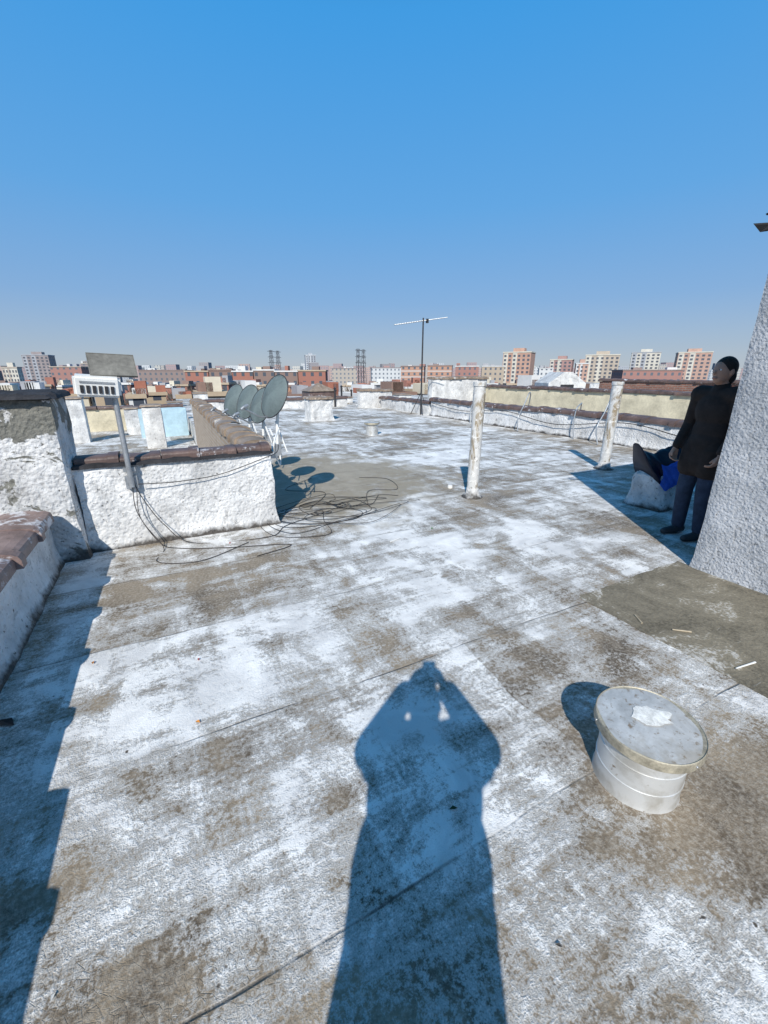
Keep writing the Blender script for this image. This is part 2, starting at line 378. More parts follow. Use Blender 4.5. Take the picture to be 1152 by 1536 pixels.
bm=NB(); rough(bm,-.82,.94,4.45,4.71,0,.80,.04,.014,4,.04,.006); mobj('wall',bm,m_white,t,True)
bm=NB(); rough(bm,-.82,.96,4.42,4.74,.79,.825,.05,.014,6,0,.008); mobj('coping_bed',bm,m_felt,t,False)
bm=NB(); coping(bm,(-.80,4.58,.83),(.93,4.58,.83),.24,.035,.36,.09,jit=.025); mobj('coping',bm,m_tile_dk,t,False)
t=thing('brick_side_wall','long tan brick wall with lumpy tile coping receding behind the satellite dishes','wall',(.85,9,0))
bm=NB(); box(bm,.70,.96,4.73,13.9,-.6,.76); mobj('wall',bm,m_brick,t)
bm=NB(); coping(bm,(.83,4.75,.80),(.83,13.9,.80),.33,.07,.5,.12,jit=.025); mobj('coping',bm,m_tile_tan,t)
t=thing('right_parapet','long low white parapet with dark tile coping along the right roof edge','parapet',(9.55,6,0))
bm=NB(); rough(bm,9.38,9.70,-4,14.2,0,.58,.12,.035,2.5,.06); mobj('wall',bm,m_white,t,True)
bm=NB(); coping(bm,(9.54,-4,.60),(9.54,14.2,.60),.40,.07,.6,.12,jit=.03); mobj('coping',bm,m_tile_dk,t)
t=thing('cream_side_wall','long cream wall with thin brown coping beyond the right parapet','wall',(14.1,6,0))
bm=NB(); rough(bm,14,14.3,-2,16.7,-.08,.98,.2,.01,1); mobj('wall',bm,m_cream,t)
bm=NB(); coping(bm,(14.15,-2,1.0),(14.15,16.7,1.0),.40,.06,.6,.1,jit=.03); mobj('coping',bm,m_tile_dk,t)
# bulkhead
t=thing('stair_bulkhead','big silver stucco stair bulkhead at right edge','bulkhead',(5.5,0,0))
bm=NB(); rough(bm,3.87,7.6,-2.4,1.69,0,2.82,.05,.005,4,.015,.010,.10); mobj('wall',bm,m_bulk,t,True)
bm=NB(); rough(bm,3.85,7.65,-2.45,1.71,2.815,2.88,.1,.012,4); mobj('roof_edge',bm,m_felt,t)
for pts in (((3.88,1.58,2.63),(3.76,1.72,2.60),(3.79,1.65,2.63),(3.72,1.66,2.66),(3.88,1.50,2.68)),
                          ((3.88,1.62,2.52),(3.77,1.74,2.51),(3.72,1.76,2.55),(3.79,1.70,2.55),(3.88,1.55,2.58))):
    bm=NB(); a=[bm.verts.new(p) for p in pts]; b=[bm.verts.new((p[0],p[1]+.01,p[2]+.012)) for p in pts]
    bm.faces.new(a); bm.faces.new(b)
    for i in range(5): bm.faces.new((a[i],a[(i+1)%5],b[(i+1)%5],b[i]))
    mobj('torn_felt',bm,m_black,t)
# ---------------- roof pipes
def stack(x,y,hgt,r,lab):
    p=G(x,y); t=thing('vent_pipe',lab,'vent pipe',(p.x,p.y,0),group=None,world=False)
    bm=NB(); 
    prof=[(r*(1+.03*math.sin(i*1.7)),hgt*i/22) for i in range(23)]; lathe(bm,prof,28)
    for v in bm.verts: d=noise.noise_vector(v.co*6)*.006; v.co.x+=d.x; v.co.y+=d.y
    mobj('pipe',bm,m_pipe,t,True)
    bm=NB(); lathe(bm,[(r*1.04,hgt-.045),(r*1.09,hgt-.04),(r*1.09,hgt+.005),(r*1.0,hgt+.01),(r*.85,hgt+.01),(r*.83,hgt-.06)],28); mobj('rim',bm,m_pipe,t)
    bm=NB(); lathe(bm,[(r*1.9,.001),(r*1.6,.025),(r*1.2,.05),(r*1.08,.12),(r*1.0,.13)],28)
    for v in bm.verts: v.co+=noise.noise_vector(v.co*9)*.012
    mobj('collar',bm,m_white,t,True); t.rotation_euler=(0,0,1); return t
stack(708,745,1.49,.076,'rust streaked silver vent pipe standing nearest the roof centre')
stack(905,703,1.46,.086,'silver vent pipe standing in front of the right parapet')
def round_vent(p,r,h,lab,detail):
    t=thing('round_vent',lab,'roof vent',(p.x,p.y,0),world=False)
    bm=NB(); lathe(bm,[(r*1.03,0),(r*1.01,.012),(r,.02),(r,h*.28),(r*1.015,h*.285),(r*1.015,h*.31),(r,h*.315),(r*1.0,h*.58),(r*1.015,h*.585),(r*1.015,h*.61),(r,h*.615),(r*.995,h*.88)],64)
    mobj('drum',bm,m_vent,t,True)
    R_=r*1.22
    bm=NB(); lathe(bm,[(r*.95,h*.845),(R_,h*.85),(R_*1.012,h*.87),(R_*1.0,h*.97),(R_*1.006,h*.982),(R_*.994,h*.998),(R_*.982,h*.985)],64); mobj('band',bm,m_band,t,True)
    bm=NB(); lathe(bm,[(R_*.983,h*.94),(R_*.98,h*.984),(R_*.8,h*.992),(R_*.5,h*1.005),(R_*.2,h*1.012),(.001,h*1.013)],64)
    for v in bm.verts: v.co.z+=noise.noise(v.co*7)*.0015
    mobj('lid',bm,m_lid,t,True)
    if detail:
        for k in range(3):
            a=k*2.1+.4; bm=NB(); ell(bm,(R_*1.01*math.cos(a),R_*1.01*math.sin(a),h*.92),(.005,.005,.005),2); mobj('rivet',bm,m_galv,t,True)
    t.rotation_euler=(R(1),R(-1),0); return t
pv=G(951,1164)
round_vent(pv,.155,.30,'large round metal roof vent with yellowed lid band in the foreground',True)
pv2=G(558,652); round_vent(pv2,.17,.34,'small squat round roof vent standing alone in mid distance',False)
bm=NB(); 
NP=26; c0=bm.verts.new((0,0,.006)); rg=[]
for i in range(NP):
    a=2*math.pi*i/NP; rr=.062*(1+.35*noise.noise(Vector((math.cos(a)*1.5,math.sin(a)*1.5,2)))+.18*noise.noise(Vector((math.cos(a)*5,math.sin(a)*5,4))))
    u_,w_=rr*1.25*math.cos(a),rr*.75*math.sin(a); X_,Y_=rf(u_,w_); rg.append(bm.verts.new((X_,Y_,.0012)))
for i in range(NP): bm.faces.new((rg[i],rg[(i+1)%NP],c0))
m_scrap=plain('chalky_scrap',(.78,.77,.74),.8,0,.3,30,bump=.6)
o=mobj('paint_scrap',bm,m_scrap,None,True,(pv.x+.02,pv.y+.0,.3055)); tag(o,'flat white scrap lying on the foreground vent lid','scrap')
# ---------------- solar floodlight
t=thing('solar_floodlight','white solar floodlight on a grey pole fixed to the low cross wall','floodlight',(-.38,4.37,.6),world=False)
bm=NB(); tube(bm,bez([(0,0,0),(0,0,.5),(-.0,-.0,.80),(-.02,-.02,.86),(-.06,-.03,.88)],8),.022,12); mobj('pole',bm,m_galv,t,True)
bm=NB(); box(bm,-.05,.05,.02,.06,-.02,.10); box(bm,-.05,.05,.02,.06,.14,.18); mobj('bracket',bm,m_galv,t)
bm=NB(); box(bm,-.165,.165,-.06,.06,-.085,.085); bmesh.ops.bevel(bm,geom=bm.edges[:],offset=.02,segments=3,affect='EDGES')
h=mobj('lamp_housing',bm,m_whpl,t,True,(-.10,-.06,.90)); h.rotation_euler=(R(8),R(4),R(6))
bm=NB()
for k in range(6): box(bm,-.12+k*.042,-.095+k*.042,-.068,-.059,-.05,.01)
mobj('lamp_lens',bm,m_dkmetal,h)
bm=NB(); box(bm,-.12,.12,-.066,-.059,.03,.045); mobj('sensor_strip',bm,m_galv,h)
bm=NB(); cone(bm,(-.06,-.02,.90),(-.0,0,1.04),.012,.012,10); mobj('panel_arm',bm,m_galv,t)
bm=NB(); box(bm,-.165,.165,-.010,.010,-.10,.10); pn=mobj('solar_panel',bm,m_panel,t,False,(.03,-.0,1.065)); pn.rotation_euler=(R(-35),R(2),R(10))
bm=NB(); box(bm,-.172,.172,-.012,.013,-.107,-.101);box(bm,-.172,.172,-.012,.013,.101,.107);box(bm,-.172,-.166,-.012,.013,-.101,.101);box(bm,.166,.172,-.012,.013,-.101,.101); mobj('panel_frame',bm,m_panel,pn)
# ---------------- satellite dishes
def dish_bm(r):
    bm=NB(); rings=[]
    for i in range(1,13):
        q=i/12*r; rings.append([bm.verts.new((q*math.cos(2*math.pi*k/40)*.93,.55*q*q/r*.5,q*math.sin(2*math.pi*k/40)*1.05)) for k in range(40)])
    for a,b in zip(rings,rings[1:]):
        for k in range(40): bm.faces.new((a[k],a[(k+1)%40],b[(k+1)%40],b[k]))
    bm.faces.new(rings[0])
    bmesh.ops.solidify(bm,geom=bm.faces[:],thickness=.006); return bm
labs=['largest nearest satellite dish on the end of the brick wall','second nearest satellite dish, half hidden behind the largest one','third satellite dish back along the brick wall','farthest satellite dish of the row on the brick wall']
for k,(Y,z,r,rz) in enumerate(((4.82,1.38,.235,-1),(5.6,1.23,.225,2),(6.6,1.22,.25,4),(8.1,1.17,.28,3))):
    x=1.05
    t=thing('satellite_dish',labs[k],'satellite dish',(x,Y,.8),group='satellite dishes along the brick wall',world=False)
    zz=z-.8
    az=R(-66+rz)
    rot=Matrix.Rotation(az,4,'Z')@Matrix.Rotation(R(-22),4,'X')@Matrix.Rotation(R(8),4,'Y')
    bm=dish_bm(r); bmesh.ops.transform(bm,matrix=rot,verts=bm.verts)
    mobj('reflector',bm,m_dish,t,True,(0,0,zz))
    def L(v): w=rot@Vector(v); return (w.x,w.y,w.z+zz)
    bm=NB(); rim=[L((r*.93*math.cos(2*math.pi*q/40),.275*r,r*1.05*math.sin(2*math.pi*q/40))) for q in range(41)]; tube(bm,rim,.006,6); mobj('rim',bm,m_dkmetal,t,True)
    bm=NB(); tube(bm,[L((0,.09,-r*.95)),L((0,-.02,-r*1.15)),L((0,-.26,-r*1.05))],.009,8); mobj('feed_arm',bm,m_galv,t,True)
    bm=NB(); cone(bm,L((0,-.25,-r*1.02)),L((0,-.21,-r*.85)),.022,.018,12); cone(bm,L((0,-.27,-r*1.15)),L((0,-.25,-r*1.0)),.016,.016,10); mobj('feed_horn',bm,m_galv,t,True)
    bm=NB(); b0=L((0,.06,-.02)); tube(bm,bez([b0,(b0[0]+.05,b0[1]+.03,b0[2]-.05),(.06,.05,.15),(.05,.04,-.10)],8),.017,10); mobj('mast',bm,m_whpl,t,True)
    bm=NB(); box(bm,-.09,.09,.02,.06,-.14,-.10); box(bm,.02,.08,.0,.1,-.12,.02); mobj('foot_plate',bm,m_galv,t)
    bm=NB(); cone(bm,(.05,.04,.28),(.12,-.12,-.06),.008,.008,8); mobj('strut',bm,m_whpl,t)
    bm=NB(); cone(bm,(.05,.04,.28),(.14,.25,-.06),.008,.008,8); mobj('strut',bm,m_whpl,t)
def cable(name,lab,pts,r,m=m_cable,cat='cable',n=16,grp=None):
    bm=NB(); tube(bm,bez(pts,n),r,6); return tag(mobj(name,bm,m,None,True),lab,cat,grp)
cable('dish_cable','white cable drooping from the dishes over the low wall corner',[(1.1,5.2,.95),(1.12,4.9,.75),(1.08,4.72,.60),(1.02,4.62,.72),(.98,4.5,.88),(1.1,4.75,1.0)],.010,m_whpl)
# ---------------- cables
bx=-.36
cable('floodlight_cable','thin black cable running down the low wall from the floodlight onto the roof',[(bx,4.38,.62),(bx+.05,4.40,.45),(bx+.18,4.36,.2),(bx+.42,4.22,.01),(.75,4.05,.008),(1.0,4.3,.008),(1.5,4.5,.02),(1.9,4.7,.02)],.004)
cable('wall_cable','black cable sagging along the face of the low white wall',[(bx+.03,4.37,.62),(.0,4.40,.60),(.4,4.41,.63),(.8,4.41,.74),(.98,4.42,.80),(1.05,4.6,.85)],.0042)
cable('loose_cable','looser black cable dropping from floodlight pole to the wall foot',[(bx-.02,4.38,.6),(bx-.02,4.36,.35),(bx+.12,4.28,.05),(bx+.28,4.15,.008),(bx+.7,3.95,.008),(.9,3.75,.008),(.55,3.62,.008)],.004)
cable('looped_cable','third cable strand hanging from the pole and curling near the red scrap',[(bx+.01,4.38,.58),(bx+.0,4.33,.3),(bx+.15,4.2,.02),(bx+.1,3.9,.008),(bx+.45,3.75,.008),(bx+.9,4.0,.008)],.0035)
cc=G(508,765)
pts=[]; rs=random.Random(23)
NL=15
for i in range(NL*5):
    a=i/5*2*math.pi*(1 if i<NL*3 else -1); l=i/5
    cx=cc.x+.50*noise.noise(Vector((l*1.1,1.3,0)))*2; cyy=cc.y+.34*noise.noise(Vector((l*1.1,7.7,0)))*2
    rr=.24+.85*noise.noise(Vector((l*1.5,3.1,0)))+rs.uniform(-.12,.12); rr=max(.06,abs(rr))
    pts.append((cx+rr*1.6*math.cos(a)+rs.uniform(-.09,.09),cyy+rr*1.0*math.sin(a)+rs.uniform(-.08,.08),.006+.03*rs.random()**2))
bm=NB(); tube(bm,bez(pts,7),.0032,5); tag(mobj('cable_coil',bm,m_cable,None,True),'big loose tangle of thin black cable lying on the roof','cable coil')
cable('trailing_cable','thin dark cable trailing from the coil toward the tall pipe',[(cc.x+.4,cc.y,.01),(cc.x+.7,cc.y+.6,.01),(cc.x+1.1,cc.y+.5,.01),(cc.x+1.25,cc.y+1.1,.01),(cc.x+.9,cc.y+1.4,.01)],.0035)
cable('trailing_cable','thin dark cable wandering from the coil back toward the dishes',[(cc.x-.3,cc.y+.2,.01),(cc.x+.1,cc.y+.8,.01),(cc.x-.35,cc.y+1.2,.01),(cc.x+.2,cc.y+1.7,.01)],.0035)
# ---------------- antenna
p=G(631,622)
t=thing('tv_antenna','tall thin television aerial mast standing at far end of roof','antenna',(p.x,p.y,0),world=False)
bm=NB(); cone(bm,(0,0,0),(0,0,3.6),.035,.028,10); mobj('mast',bm,m_dkmetal,t,True)
rot=Matrix.Rotation(-YAW,4,'Z')
A=rot@Vector((-1.1,0,3.36)); B2=rot@Vector((.92,0,3.62))
bm=NB(); cone(bm,A,B2,.018,.018,8); mobj('boom',bm,m_galv,t)
for k in range(13):
    c=A.lerp(B2,k/12*.55); l=.16+.012*k; d=rot@Vector((0,l,0)); bm=NB(); cone(bm,c-d,c+d,.010,.010,6); mobj('element',bm,m_galv,t)
c=A.lerp(B2,.62); bm=NB(); box(bm,c.x-.04,c.x+.04,c.y-.04,c.y+.04,c.z-.1,c.z+.05); mobj('clamp_box',bm,m_dkmetal,t)
for s in ((1,.3),(-.7,.8),(-.4,-1)):
    bm=NB(); cone(bm,(0,0,.9),(s[0]*.4,s[1]*.4,.02),.014,.014,6); mobj('brace',bm,m_dkmetal,t)
# ---------------- blue jacket on stub
ps=G(977,757)
t=thing('stub_vent','short lumpy white stub chimney under the blue jacket','chimney stub',(ps.x,ps.y,0),world=False)
bm=NB(); rough(bm,-.21,.21,-.21,.21,0,.46,.06,.035,5,.05,.03); mobj('stub',bm,m_white,t,True)
t=thing('jacket','black jacket with bright blue lining draped over the stub chimney','jacket',(ps.x,ps.y,.53),-YAW,world=False)
def interp(tab,u):
    for (a,b),(c,d) in zip(tab,tab[1:]):
        if a<=u<=c: return b+(d-b)*(u-a)/(c-a)
    return tab[-1][1]
TOP=[(-.34,.26),(-.24,.17),(-.10,.13),(.05,.21),(.20,.25),(.32,.26)]
BOT=[(-.34,.23),(-.26,.02),(-.15,-.16),(-.06,-.26),(.06,-.18),(.20,-.06),(.32,.12)]
def cloth(u0,u1,v0,v1,off,seed,front_only=False):
    bm=NB(); nu,nv=36,20; sides=[-1] if front_only else [-1,1]; gs=[]
    for s in sides:
        g=[]
        for i in range(nu+1):
            u=u0+(u1-u0)*i/nu; row=[]
            tz,bz=interp(TOP,u),interp(BOT,u)
            for j in range(nv+1):
                v=v0+(v1-v0)*j/nv; z=bz+(tz-bz)*v
                dep=.24*math.sqrt(max(0,1-(u/.36)**2))*math.sin(math.pi*min(1,max(0,(1-v)*.5+.12)))*math.sqrt(max(0,1-max(0,v)**6)+.02)
                fold=.035*noise.noise(Vector((u*9+z*5,z*4,seed)))+.018*math.sin(u*38+z*22+seed)+.02*abs(noise.noise(Vector((u*14,z*14,seed+3))))
                if front_only: fold=abs(fold)*-.6
                row.append(bm.verts.new((u,s*(dep*(1 if s<0 else .9)+off)+(fold if s<0 else -fold),z+.01*noise.noise(Vector((u*20,v*6,seed))))))
            g.append(row)
        gs.append(g)
    for g in gs:
        for i in range(nu):
            for j in range(nv): bm.faces.new((g[i][j],g[i+1][j],g[i+1][j+1],g[i][j+1]))
    if not front_only:
        a,b=gs
        for i in range(nu):
            bm.faces.new((a[i][0],a[i+1][0],b[i+1][0],b[i][0])); bm.faces.new((a[i][nv],a[i+1][nv],b[i+1][nv],b[i][nv]))
        for j in range(nv):
            bm.faces.new((a[0][j],a[0][j+1],b[0][j+1],b[0][j])); bm.faces.new((a[nu][j],a[nu][j+1],b[nu][j+1],b[nu][j]))
    else: bmesh.ops.solidify(bm,geom=bm.faces[:],thickness=.01)
    return bm
m_jk=plain('black_nylon',(.012,.014,.030),.45,0,.3,10); m_bl=plain('blue_lining',(.07,.22,1.0),.5,0,.3,9)
mobj('shell',cloth(-.34,.32,0,1,0,1.0),m_jk,t,True)
mobj('lining',cloth(-.13,.30,-.04,.70,.05,2.0,True),m_bl,t,True)
# ---------------- people
m_skin=plain('skin',(.42,.24,.17),.5,0,.08,8); m_hair=plain('dark_hair',(.02,.014,.010),.6,0,.3,30,bump=.8)
m_eye=plain('eye_white',(.75,.73,.70),.3,0,.02,8); m_iris=plain('iris',(.03,.015,.01),.2,0,.02,8); m_lip=plain('lip',(.35,.13,.11),.45,0,.05,8)
m_coat=plain('black_coat',(.018,.017,.02),.85,0,.3,14,bump=.4); m_jean=plain('dark_jeans',(.035,.05,.085),.9,0,.3,14,bump=.4)
m_coat2=plain('dark_brown_coat',(.030,.021,.018),.85,0,.3,14,bump=.4); m_shoe=plain('shoe',(.05,.05,.055),.6,0,.2,14)
def remesh(o,v,it=4):
    m=o.modifiers.new('r','REMESH'); m.mode='VOXEL'; m.voxel_size=v; m.use_smooth_shade=True
    s=o.modifiers.new('s','SMOOTH'); s.iterations=it; s.factor=.5
    dg=bpy.context.evaluated_depsgraph_get(); me=bpy.data.meshes.new_from_object(o.evaluated_get(dg)); o.modifiers.clear(); o.data=me
    for p in me.polygons: p.use_smooth=True
def person(lab,loc,rz,J,coat,coat_hem,fingers,g=.028,arm=1.0,collar=.085):
    t=thing('person',lab,'person',loc,rz,world=False)
    V=Vector
    hd=V(J['head']); nk=V(J['neck']); ch=V((nk.x,nk.y-.01,1.27)); pv=V(J['pelvis'])
    bm=NB()
    ell(bm,hd,(.075,.095,.11)); ell(bm,hd+V((0,.02,-.06)),(.055,.065,.06)); ell(bm,hd+V((0,.098,-.015)),(.013,.02,.022),2); ell(bm,hd+V((0,.09,-.06)),(.026,.012,.012),2)
    for s in (-1,1): ell(bm,hd+V((s*.077,-.005,-.01)),(.012,.02,.032),2)
    cap(bm,hd+V((0,-.015,-.07)),nk,.052,.056)
    def torso(bm,g):
        ell(bm,ch,(.165+g,.11+g*.6,.19+g*.6)); ell(bm,ch+V((0,0,-.22)),(.14+g*1.45,.10+g*.7,.22+g)); ell(bm,pv,(.165+g,.115+g*.6,.14+g))
        for s in 'LR': cap(bm,nk+V((0,0,-.06)),V(J['sh'+s]),.06+g*.5,.058+g)
    torso(bm,0)
    for s in 'LR':
        cap(bm,J['sh'+s],J['el'+s],.05,.038); cap(bm,J['el'+s],J['wr'+s],.038,.026)
        hp,kn,an=V(J['hip'+s]),V(J['kn'+s]),V(J['an'+s])
        cap(bm,hp,kn,.08,.055); cap(bm,kn,an,.053,.036); cap(bm,an+V((0,-.03,-.04)),an+V((0,.14,-.05)),.035,.028)
        w=V(J['wr'+s]); pd,fd,td=fingers[s]
        pd,fd,td=V(pd).normalized(),V(fd).normalized(),V(td).normalized(); sd=pd.cross(fd).normalized()
        pc=w+pd*.085
        for k in range(4): cap(bm,w+pd*.015+sd*((k-1.5)*.010),pc+sd*((k-1.5)*.021),.013,.012)
        for k,l in enumerate((.040,.046,.043,.034)):
            b=pc+sd*((k-1.5)*.021); m1=b+(pd*.8+fd*.5).normalized()*l; m2=m1+(pd*.25+fd).normalized()*l*.7; m3=m2+(fd-pd*.2).normalized()*l*.45
            cap(bm,b,m1,.0095,.0088); cap(bm,m1,m2,.0088,.008); cap(bm,m2,m3,.008,.007)
        tb=w+pd*.03; t1=tb+(td+pd*.4).normalized()*.05; t2=t1+(td*.3+pd+fd*.5).normalized()*.032; cap(bm,tb,t1,.014,.011); cap(bm,t1,t2,.011,.009)
    b=mobj('body',bm,m_skin,t,True); remesh(b,.005,3)
    for s in (-1,1):
        bm=NB(); ell(bm,hd+V((s*.03,.078,.01)),(.013,.011,.009),2); e=mobj('eye',bm,m_eye,b,True)
        bm=NB(); ell(bm,hd+V((s*.03,.0875,.01)),(.005,.003,.005),2); mobj('iris',bm,m_iris,b,True)
    bm=NB(); ell(bm,hd+V((0,.094,-.062)),(.022,.008,.006),2); mobj('mouth',bm,m_lip,b,True)
    bm=NB(); ell(bm,hd+V((0,-.018,.025)),(.084,.098,.105)); ell(bm,hd+V((0,-.05,-.05)),(.075,.06,.08)); o=mobj('hair',bm,m_hair,t,True); remesh(o,.008,2)
    bm=NB(); torso(bm,g); cap(bm,nk+V((0,0,-.05)),nk+V((0,-.005,.0)),collar,collar*.85)
    for s in 'LR':
        cap(bm,J['sh'+s],J['el'+s],.072*arm,.060*arm); w=V(J['wr'+s]); e=V(J['el'+s]); cap(bm,e,e.lerp(w,.94),.060*arm,.044*arm)
    for s in 'LR':
        hp,kn=V(J['hip'+s]),V(J['kn'+s]); cap(bm,hp,hp.lerp(kn,coat_hem),.115+g*.4,.115+g*.4)
    cap(bm,pv,pv+V((0,0,-.42*coat_hem)),.13,.14)
    o=mobj('coat',bm,coat,t,True); remesh(o,.01,4)
    bm=NB(); ell(bm,pv,(.175,.125,.14))
    for s in 'LR':
        hp,kn,an=V(J['hip'+s]),V(J['kn'+s]),V(J['an'+s]); cap(bm,hp,kn,.098,.075); cap(bm,kn,an+V((0,0,.02)),.075,.06)
    o=mobj('trousers',bm,m_jean,t,True); remesh(o,.01,4)
    for s in 'LR':
        an=V(J['an'+s]); bm=NB(); cap(bm,an+V((0,-.04,-.035)),an+V((0,.02,-.035)),.046,.046); cap(bm,an+V((0,.02,-.045)),an+V((0,.16,-.055)),.046,.034)
        for v in bm.verts: v.co.z=max(v.co.z,.0)
        o=mobj('shoe',bm,m_shoe,t,True); remesh(o,.008,2)
    return t
# photographer (stands behind the camera; only the shadow shows)
bx_,by_=rf(-.03,-.36)
J=dict(head=(-.025,.05,1.60),neck=(-.01,.02,1.46),pelvis=(-.01,-.02,.95),shL=(-.185,.02,1.41),shR=(.175,.02,1.41),elL=(-.235,.20,1.27),elR=(.275,.20,1.27),
 wrL=(-.085,.31,1.48),wrR=(.125,.31,1.48),hipL=(-.095,-.02,.90),hipR=(.080,-.02,.90),knL=(-.115,.02,.50),knR=(.09,.02,.50),anL=(-.13,-.02,.085),anR=(.11,-.02,.085))
person('photographer in a dark coat holding up a phone, visible only as a shadow',(bx_,by_,0),-YAW,J,m_coat,.75,
  {'L':((.62,.12,1),(1,.1,.1),(1,-.3,.3)),'R':((-.48,.12,1),(-1,.1,.1),(-1,-.3,.3))},g=.072,arm=1.30,collar=.115)
bm=NB(); box(bm,-.038,.038,-.004,.004,-.12,.03); bmesh.ops.bevel(bm,geom=bm.edges[:],offset=.003,segments=2,affect='EDGES')
px_,py_=rf(0,-.022); o=mobj('phone',bm,m_black,None,True,(px_,py_,1.603)); o.rotation_euler=(-P,0,-YAW); tag(o,'dark phone held up in the hands of the photographer','phone')
# standing bystander by the bulkhead
J=dict(head=(0,.02,1.62),neck=(0,0,1.47),pelvis=(0,0,.95),shL=(-.19,0,1.41),shR=(.19,0,1.41),elL=(-.25,-.02,1.12),elR=(.25,-.02,1.12),
 wrL=(-.23,.10,.90),wrR=(.22,.12,.90),hipL=(-.09,0,.90),hipR=(.09,0,.90),knL=(-.10,.02,.50),knR=(.10,.03,.50),anL=(-.11,-.02,.085),anR=(.11,0,.085))
person('person in a dark coat standing in shade beside the silver bulkhead',(4.60,2.12,0),R(75),J,m_coat2,.45,
  {'L':((.05,.25,-1),(.9,.3,-.1),(.4,1,-.4)),'R':((-.05,.25,-1),(-.9,.3,-.1),(-.4,1,-.4))})
# ---------------- debris
def debris(x,y,kind,lab,s=1,m=None):
    p=G(x,y); bm=NB()
    if kind=='stick':
        a=random.uniform(0,3.1); d=Vector((math.cos(a),math.sin(a),0))*.07*s; cone(bm,p-d+Vector((0,0,.008)),p+d+Vector((0,0,.012)),.006,.004,6)
        o=mobj('stick',bm,m or m_whpl); tag(o,lab,'stick')
    elif kind=='leaf':
        a=random.uniform(0,6); u=Vector((math.cos(a),math.sin(a),0))*.022*s; w=Vector((-u.y,u.x,0))*.5
        vs=[bm.verts.new(q) for q in (p-u+Vector((0,0,.004)),p+w+Vector((0,0,.012)),p+u+Vector((0,0,.006)),p-w+Vector((0,0,.010)))]
        bm.faces.new(vs[:3]); bm.faces.new((vs[0],vs[2],vs[3]))
        o=mobj('leaf',bm,m); tag(o,lab,'leaf')
    else:
        lathe(bm,[(.035*s,0),(.038*s,.02*s),(.033*s,.045*s),(.001,.046*s)],16,(p.x,p.y,.001)); o=mobj('cup',bm,m or m_whpl,None,True); tag(o,lab,'cup')
    return o
m_or=plain('orange_leaf',(.6,.25,.05),.7); m_gr=plain('green_leaf',(.08,.22,.05),.7); m_rd=plain('red_leaf',(.45,.05,.03),.7); m_wood=plain('pale_wood',(.45,.38,.28),.8)
debris(593,811,'stick','white stick lying in front of the cable coil',1.0)
debris(648,793,'leaf','green scrap lying right of the cable coil',1.2,m_gr)
debris(675,732,'cup','small white cup lying left of the tall rusty pipe',1)
debris(297,1084,'leaf','orange leaf on the left part of the roof',.7,m_or)
debris(298,990,'leaf','red leaf lying above the orange leaf',.6,m_rd)
debris(345,815,'leaf','red scrap beside the cable by the low wall',1.0,m_rd)
debris(680,1214,'leaf','dark green scrap lying within the photographer shadow',.8,plain('dark_green_leaf',(.02,.05,.02),.7))
debris(80,1497,'leaf','pale pebble sized scrap at bottom left corner',.35,m_whpl)
debris(140,995,'leaf','brown leaf near the left parapet shadow',.7,m_or)
debris(957,930,'stick','pale splinter standing on the brown patch, left one',.7,m_wood)
debris(1022,948,'stick','pale splinter lying at the middle of the brown patch',.8,m_wood)
debris(1118,1000,'stick','bent white splinter near the right frame edge',1.2)
debris(10,1085,'leaf','black scrap in the shade of the left parapet',2.4,m_black)
debris(838,1420,'leaf','dark scrap at the bottom right of the roof',.5,m_black)
# ---------------- mid-range neighbours
def wallbox(name,lab,cat,x0,x1,y0,y1,z0,z1,m,cop=None,rgh=True):
    t=thing(name,lab,cat,((x0+x1)/2,(y0+y1)/2,z0))
    bm=NB(); rough(bm,x0,x1,y0,y1,z0,z1,.2,.02,2); mobj('wall',bm,m,t,False)
    if cop:
        if x1-x0>y1-y0:
            bm=NB(); coping(bm,(x0,(y0+y1)/2,z1+.02),(x1,(y0+y1)/2,z1+.02),(y1-y0)*1.25,.06,.6,.12,jit=.03)
        else:
            bm=NB(); coping(bm,((x0+x1)/2,y0,z1+.02),((x0+x1)/2,y1,z1+.02),(x1-x0)*1.25,.06,.6,.12,jit=.03)
        mobj('coping',bm,cop,t)
    return t
def chim(x,y,D,w,ztop,lab,zb=-.6,m=m_far_white,cap_=True,name='chimney',d=None):
    p=AT(x,y,D); t=thing(name,lab,'chimney',(p.x,p.y,zb)); ztop=p.z if ztop is None else ztop; d=d or w
    bm=NB(); rough(bm,p.x-w/2,p.x+w/2,p.y-d/2,p.y+d/2,zb,ztop,.2,.012,3); mobj('shaft',bm,m,t,False)
    if cap_:
        bm=NB(); rough(bm,p.x-w*.55,p.x+w*.55,p.y-d*.55,p.y+d*.55,ztop-.003,ztop+.06,.15,.010,3); mobj('cap',bm,m_tile_tan,t)
    return t
wallbox('parapet_wall','cream parapet wall across the lower roof on the left','wall',-5.5,.68,20,20.3,-.6,.26,m_cream,m_tile_dk)
wallbox('parapet_wall','pale blue wall section beside the far end of the brick wall','wall',-.9,.66,17.2,17.5,-.6,.42,m_ltblue,None)
wallbox('parapet_wall','white cross wall low behind the pier on the left','wall',-6,-2.2,9.0,9.3,-.6,.15,m_far_white,m_tile_dk)
wallbox('parapet_wall','short reddish tiled cross wall just behind the low white wall','wall',-1.7,-.45,7.0,7.3,-.6,.0,m_brickr,m_tile_pk)
chim(226,609,13,.55,None,'white square chimney left of the brick wall on the lower roof')
chim(196,613,16,.5,None,'slimmer white chimney behind the floodlight pole')
chim(110,598,14,.5,None,'white chimney block just right of the pier cap')
chim(150,614,19,1.6,None,'broad low white wall block far left behind the floodlight',cap_=False,d=.5)
chim(262,603,24,.8,None,'grey white chimney beyond the pale blue wall')
pb=G(480,630)
